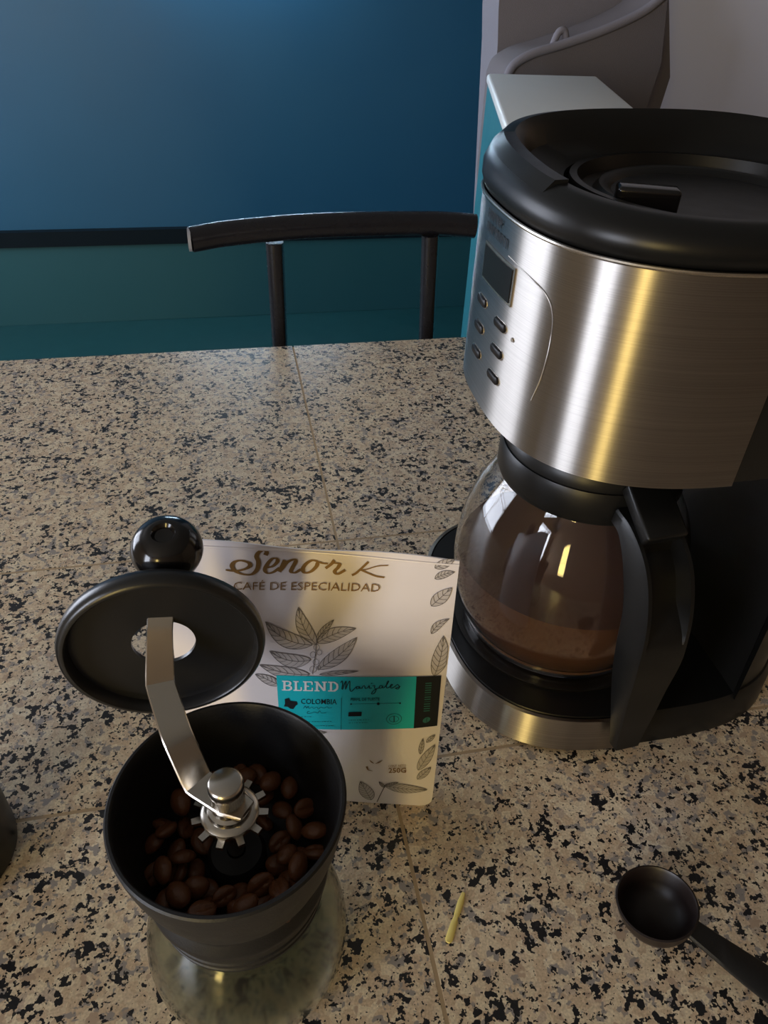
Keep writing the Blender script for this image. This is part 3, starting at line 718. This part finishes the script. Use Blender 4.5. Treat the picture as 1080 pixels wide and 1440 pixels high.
for x0, x1, y in ((420, 439, 1003), (422, 468, 1010), (428, 471, 1016), (491, 520, 1008.5), (491, 518, 1012.5)): dashes(x0, x1, y)
for k in range(2):
    rx, ry = (10.5, 7.5) if k == 0 else (6.5, 4.2); stroke(bm, [(554.5+rx*math.cos(2*PI*i/24), 1009+ry*math.sin(2*PI*i/24)) for i in range(25)], .7, n=1, off=.0008)
stroke(bm, [(554.5, 1013), (554.5, 1005)], 1.4, n=1, off=.0008)
prn('label_lettering', bm, M['ink'])
bm = NB()
for k in range(13):
    y = 961+k*3.25; x = 603-(y-961)*.07; stroke(bm, [(x-4.3, y), (x+4.3, y)], 1.9 if k not in (5, 8) else .8, n=1, off=.0009)
for (x, y, rx, ry, rot) in ((600, 1013, 5.6, 3.6, -.4),):
    cv = bm.verts.new(bagS(*bpx(x, y), .0009)); vv = []
    for k in range(16):
        a = 2*PI*k/16; dx, dy = rx*math.cos(a), ry*math.sin(a); vv.append(bm.verts.new(bagS(*bpx(x+dx*math.cos(rot)-dy*math.sin(rot), y+dx*math.sin(rot)+dy*math.cos(rot)), .0009)))
    for i in range(16): bm.faces.new((cv, vv[i], vv[(i+1) % 16]))
prn('side_strip_lettering', bm, M['tealdim'])
bm = NB(); stroke(bm, [(600.5, 1016), (600, 1013), (601, 1010)], .8, off=.0011, n=3); prn('bean_icon_crease', bm, M['ink'])
bm = NB(); text_print(bm, '250G', (546.5, 1086), (571, 1087), 7.0, bold=.015); text_print(bm, 'CONT. NETO', (546.5, 1078), (571, 1078.6), 3.4)
stroke(bm, [(516, 1076), (518, 1081), (524, 1083)], [3.6, .8], n=4); stroke(bm, [(520, 1067), (523, 1070), (526, 1072)], 2.2, taper='x'); stroke(bm, [(528, 1072), (533, 1071), (538, 1068)], 2.0, taper='x')
prn('weight_lettering', bm, M['gold'])

# ------------------------------------------------------------------ scoop, sliver, dark cup
sp_ = thing('coffee_scoop', 'dark brown coffee scoop with flat handle lying on the granite', 'scoop', (.213, .166, 0))
SC = at_z(921, 1278, .016); SC.z = 0
H2 = at_z(1080, 1392, .010); hdir = Vector((H2.x-SC.x, H2.y-SC.y, 0)).normalized()
TM = Matrix.Translation((SC.x, SC.y, .0192)) @ Matrix.Rotation(math.radians(10), 4, Vector((hdir.y, -hdir.x, 0)))
sprof = [(0, -.0170), (.010, -.0160), (.0165, -.0120), (.0205, -.0050), (.0222, .0020), (.0226, .0040), (.0216, .0044), (.0206, .0030), (.0188, -.0050), (.0150, -.0108), (.009, -.0142), (0, -.0150)]
obj('bowl', lathe(NB(), prof_smooth(sprof[:5], 3)+sprof[5:], (0, 0), 48, M=TM), M['scoop'], sp_)
bm = NB(); rings = []
for k in range(13):
    t = k/12; p = Vector((SC.x, SC.y, 0))+hdir*(.0205+.085*t); z = .0200-.014*t+.006*t*t; hw = .0060+.0035*min(1, t*2.2); sd = Vector((-hdir.y, hdir.x, 0)); th = .0016
    if k == 12: hw *= .7
    rings.append([p+sd*hw+Vector((0, 0, z+th*.4)), p+sd*hw*.85+Vector((0, 0, z+th)), p-sd*hw*.85+Vector((0, 0, z+th)), p-sd*hw+Vector((0, 0, z+th*.4)), p-sd*hw*.9+Vector((0, 0, z-th)), p+sd*hw*.9+Vector((0, 0, z-th))])
loft(bm, rings); obj('handle', bm, M['black_matte'], sp_)
a, b = at_z(652, 1255, .001), at_z(630, 1325, .001); d = (b-a).normalized(); s = Vector((-d.y, d.x, 0))
bm = NB(); loft(bm, [[a+d*(b-a).length*t+s*wv*c1+Vector((0, 0, c2*.0006-.0003)) for c1, c2 in ((1, 0), (.6, 1), (-.6, 1), (-1, 0), (-.6, -1), (.6, -1))] for t, wv in ((0, .0010), (.2, .0019), (.45, .0017), (.5, .0013), (.6, .0019), (.95, .0022), (1, .0013))])  # thin flat yellow strip on the granite
tag(obj('yellow_sliver', bm, M['strip']), 'thin yellow sliver lying on the granite beside the tile joint', 'strip')
cpn = thing('dark_canister', 'dark round lidded canister standing on the granite near the grinder', 'canister', (-.2015, .273, 0))
obj('body', lathe(NB(), [(0, 0), (.038, 0), (.0405, .002), (.0410, .008), (.0410, .118), (.0400, .120), (0, .120)], (-.2015, .273), 64), M['black'], cpn)
obj('canister_lid', lathe(NB(), [(0, .1202), (.0425, .1202), (.0430, .122), (.0430, .132), (.0415, .135), (.012, .136), (.0105, .145), (.008, .148), (0, .148)], (-.2015, .273), 64), M['black_matte'], cpn)

# ------------------------------------------------------------------ bar stool behind the counter
st = thing('bar_stool', 'black metal bar stool with tubular back rail behind the counter', 'bar stool', (.17, 1.2, FLOOR))
SYY = 1.035
rp = [on_y(268, 337, SYY-.012), on_y(330, 327, SYY), on_y(450, 317, SYY+.012), on_y(600, 314, SYY+.016), on_y(668, 318, SYY+.010)]
rp = smoothcurve([Vector(p) for p in rp], 8)
obj('back_rail', tube(NB(), rp, .0165, 20), M['metal_black'], st)
obj('end_cap', tube(NB(), [rp[0]+Vector((-.003, 0, 0)), rp[0]+Vector((.001, 0, 0))], .0150, 20), M['cap'], st)
for u0, v0, u1, v1 in ((386, 340, 394, 490), (605, 330, 599, 480)):
    a, b = on_y(u0, v0, SYY+.008), on_y(u1, v1, SYY+.016); d = (b-a).normalized(); e = a+d*((-.30-a.z)/d.z)
    obj('back_post', tube(NB(), [a, b, e], [.0125, .0115, .0115], 16), M['metal_black'], st)
obj('seat', box(NB(), -.03, .36, 1.03, 1.40, -.33, -.28, bev=.015), M['black_matte'], st)
for x in (0, .33):
    for y in (1.06, 1.37): obj('leg', tube(NB(), [(x, y, -.33), (x+(.02 if x else -.02), y+(.02 if y > 1.2 else -.02), FLOOR)], .0115, 12), M['metal_black'], st)
for x in (0, .33): obj('foot_rail', tube(NB(), [(x+(.012 if x else -.012), 1.052, -.66), (x+(.012 if x else -.012), 1.378, -.66)], .008, 10), M['metal_black'], st)

# ------------------------------------------------------------------ teal cabinet with white top
cb = thing('teal_cabinet', 'teal cabinet with a pale white top behind the coffee maker', 'cabinet', (.55, 1.4, FLOOR))
fl, frr = at_z(685, 103, .25), at_z(840, 107, .25); dd = Vector((-.254, -.967, 0)); DEP = .55
nl, nr = fl+dd*DEP, frr+dd*DEP
def prism(q, z0, z1, bev=0):
    bm = NB(); loft(bm, [[Vector((p.x, p.y, z0)) for p in q], [Vector((p.x, p.y, z1)) for p in q]])
    if bev: bmesh.ops.bevel(bm, geom=bm.edges[:], offset=bev, segments=3, profile=.5, affect='EDGES')
    return bm
cen = (fl+frr+nl+nr)/4
obj('top', prism([fl, frr, nr, nl], .232, .25, .006), M['cab_top'], cb)
ins = [cen+(p-cen)*.975 for p in (fl, frr, nr, nl)]
obj('cabinet_body', prism(ins, FLOOR, .232), M['cab_teal'], cb, smooth=False)

# ------------------------------------------------------------------ grey armchair
ac = thing('armchair', 'grey fabric armchair with curved arm in front of the white wall', 'armchair', (.95, 2.0, FLOOR))
def slab(px, Y0, Y1, extra, m, name, bev=.03):
    pts = [on_y(u, v, Y0) for u, v in px]; pts = [Vector((p.x, Y0, p.z)) for p in pts]
    top = smoothcurve(pts, 6); poly = [(p.x, p.z) for p in top]+extra
    bm = NB(); loft(bm, [[Vector((x, Y0, z)) for x, z in poly], [Vector((x, Y1, z)) for x, z in poly]])
    es = [e for e in bm.edges if abs(e.verts[0].co.y-e.verts[1].co.y) < 1e-5 and (e.verts[0].co.y == Y0)]
    bmesh.ops.bevel(bm, geom=es, offset=bev, segments=4, profile=.5, affect='EDGES')
    return obj(name, bm, m, ac, angle=60)
arm = slab([(712, 112), (722, 92), (748, 76), (790, 63), (850, 42), (905, 16), (940, -12)], 1.85, 2.0, [(1.035, .25), (.99, -.1), (.97, -.55), (.72, -.55), (.66, 0.)], M['fabric_lo'], 'arm', .02)
slab([(700, 60), (702, 0), (710, -60), (760, -110), (880, -100), (940, -60)], 2.03, 2.16, [(1.17, .2), (1.09, -.55), (.74, -.55)], M['fabric'], 'backrest', .03)
pp = [Vector((on_y(u, v, 1.85).x, 1.85, on_y(u, v, 1.85).z)) for u, v in [(712, 112), (722, 92), (748, 76), (790, 63), (850, 42), (905, 16), (940, -12)]]
obj('piping', tube(NB(), smoothcurve(pp, 6), .010, 10), M['fabric'], ac)
kb = on_y(785, 55, 1.88); obj('strap_loop', tube(NB(), smoothcurve([kb+Vector((-.014, 0, -.02)), kb+Vector((-.002, 0, .012)), kb+Vector((.012, 0, .016)), kb+Vector((.02, 0, -.004))], 5), .008, 10), M['fabric'], ac)
obj('seat', box(NB(), .74, 1.0, 2.0, 2.03, -.5, -.3), M['fabric'], ac)
for x in (.76, .96):
    for y in (1.9, 2.1): obj('leg', tube(NB(), [(x, y, -.55), (x, y, FLOOR)], .018, 12), M['metal_black'], ac)
for o in bpy.data.objects:
    if '_loc' in o: del o['_loc']
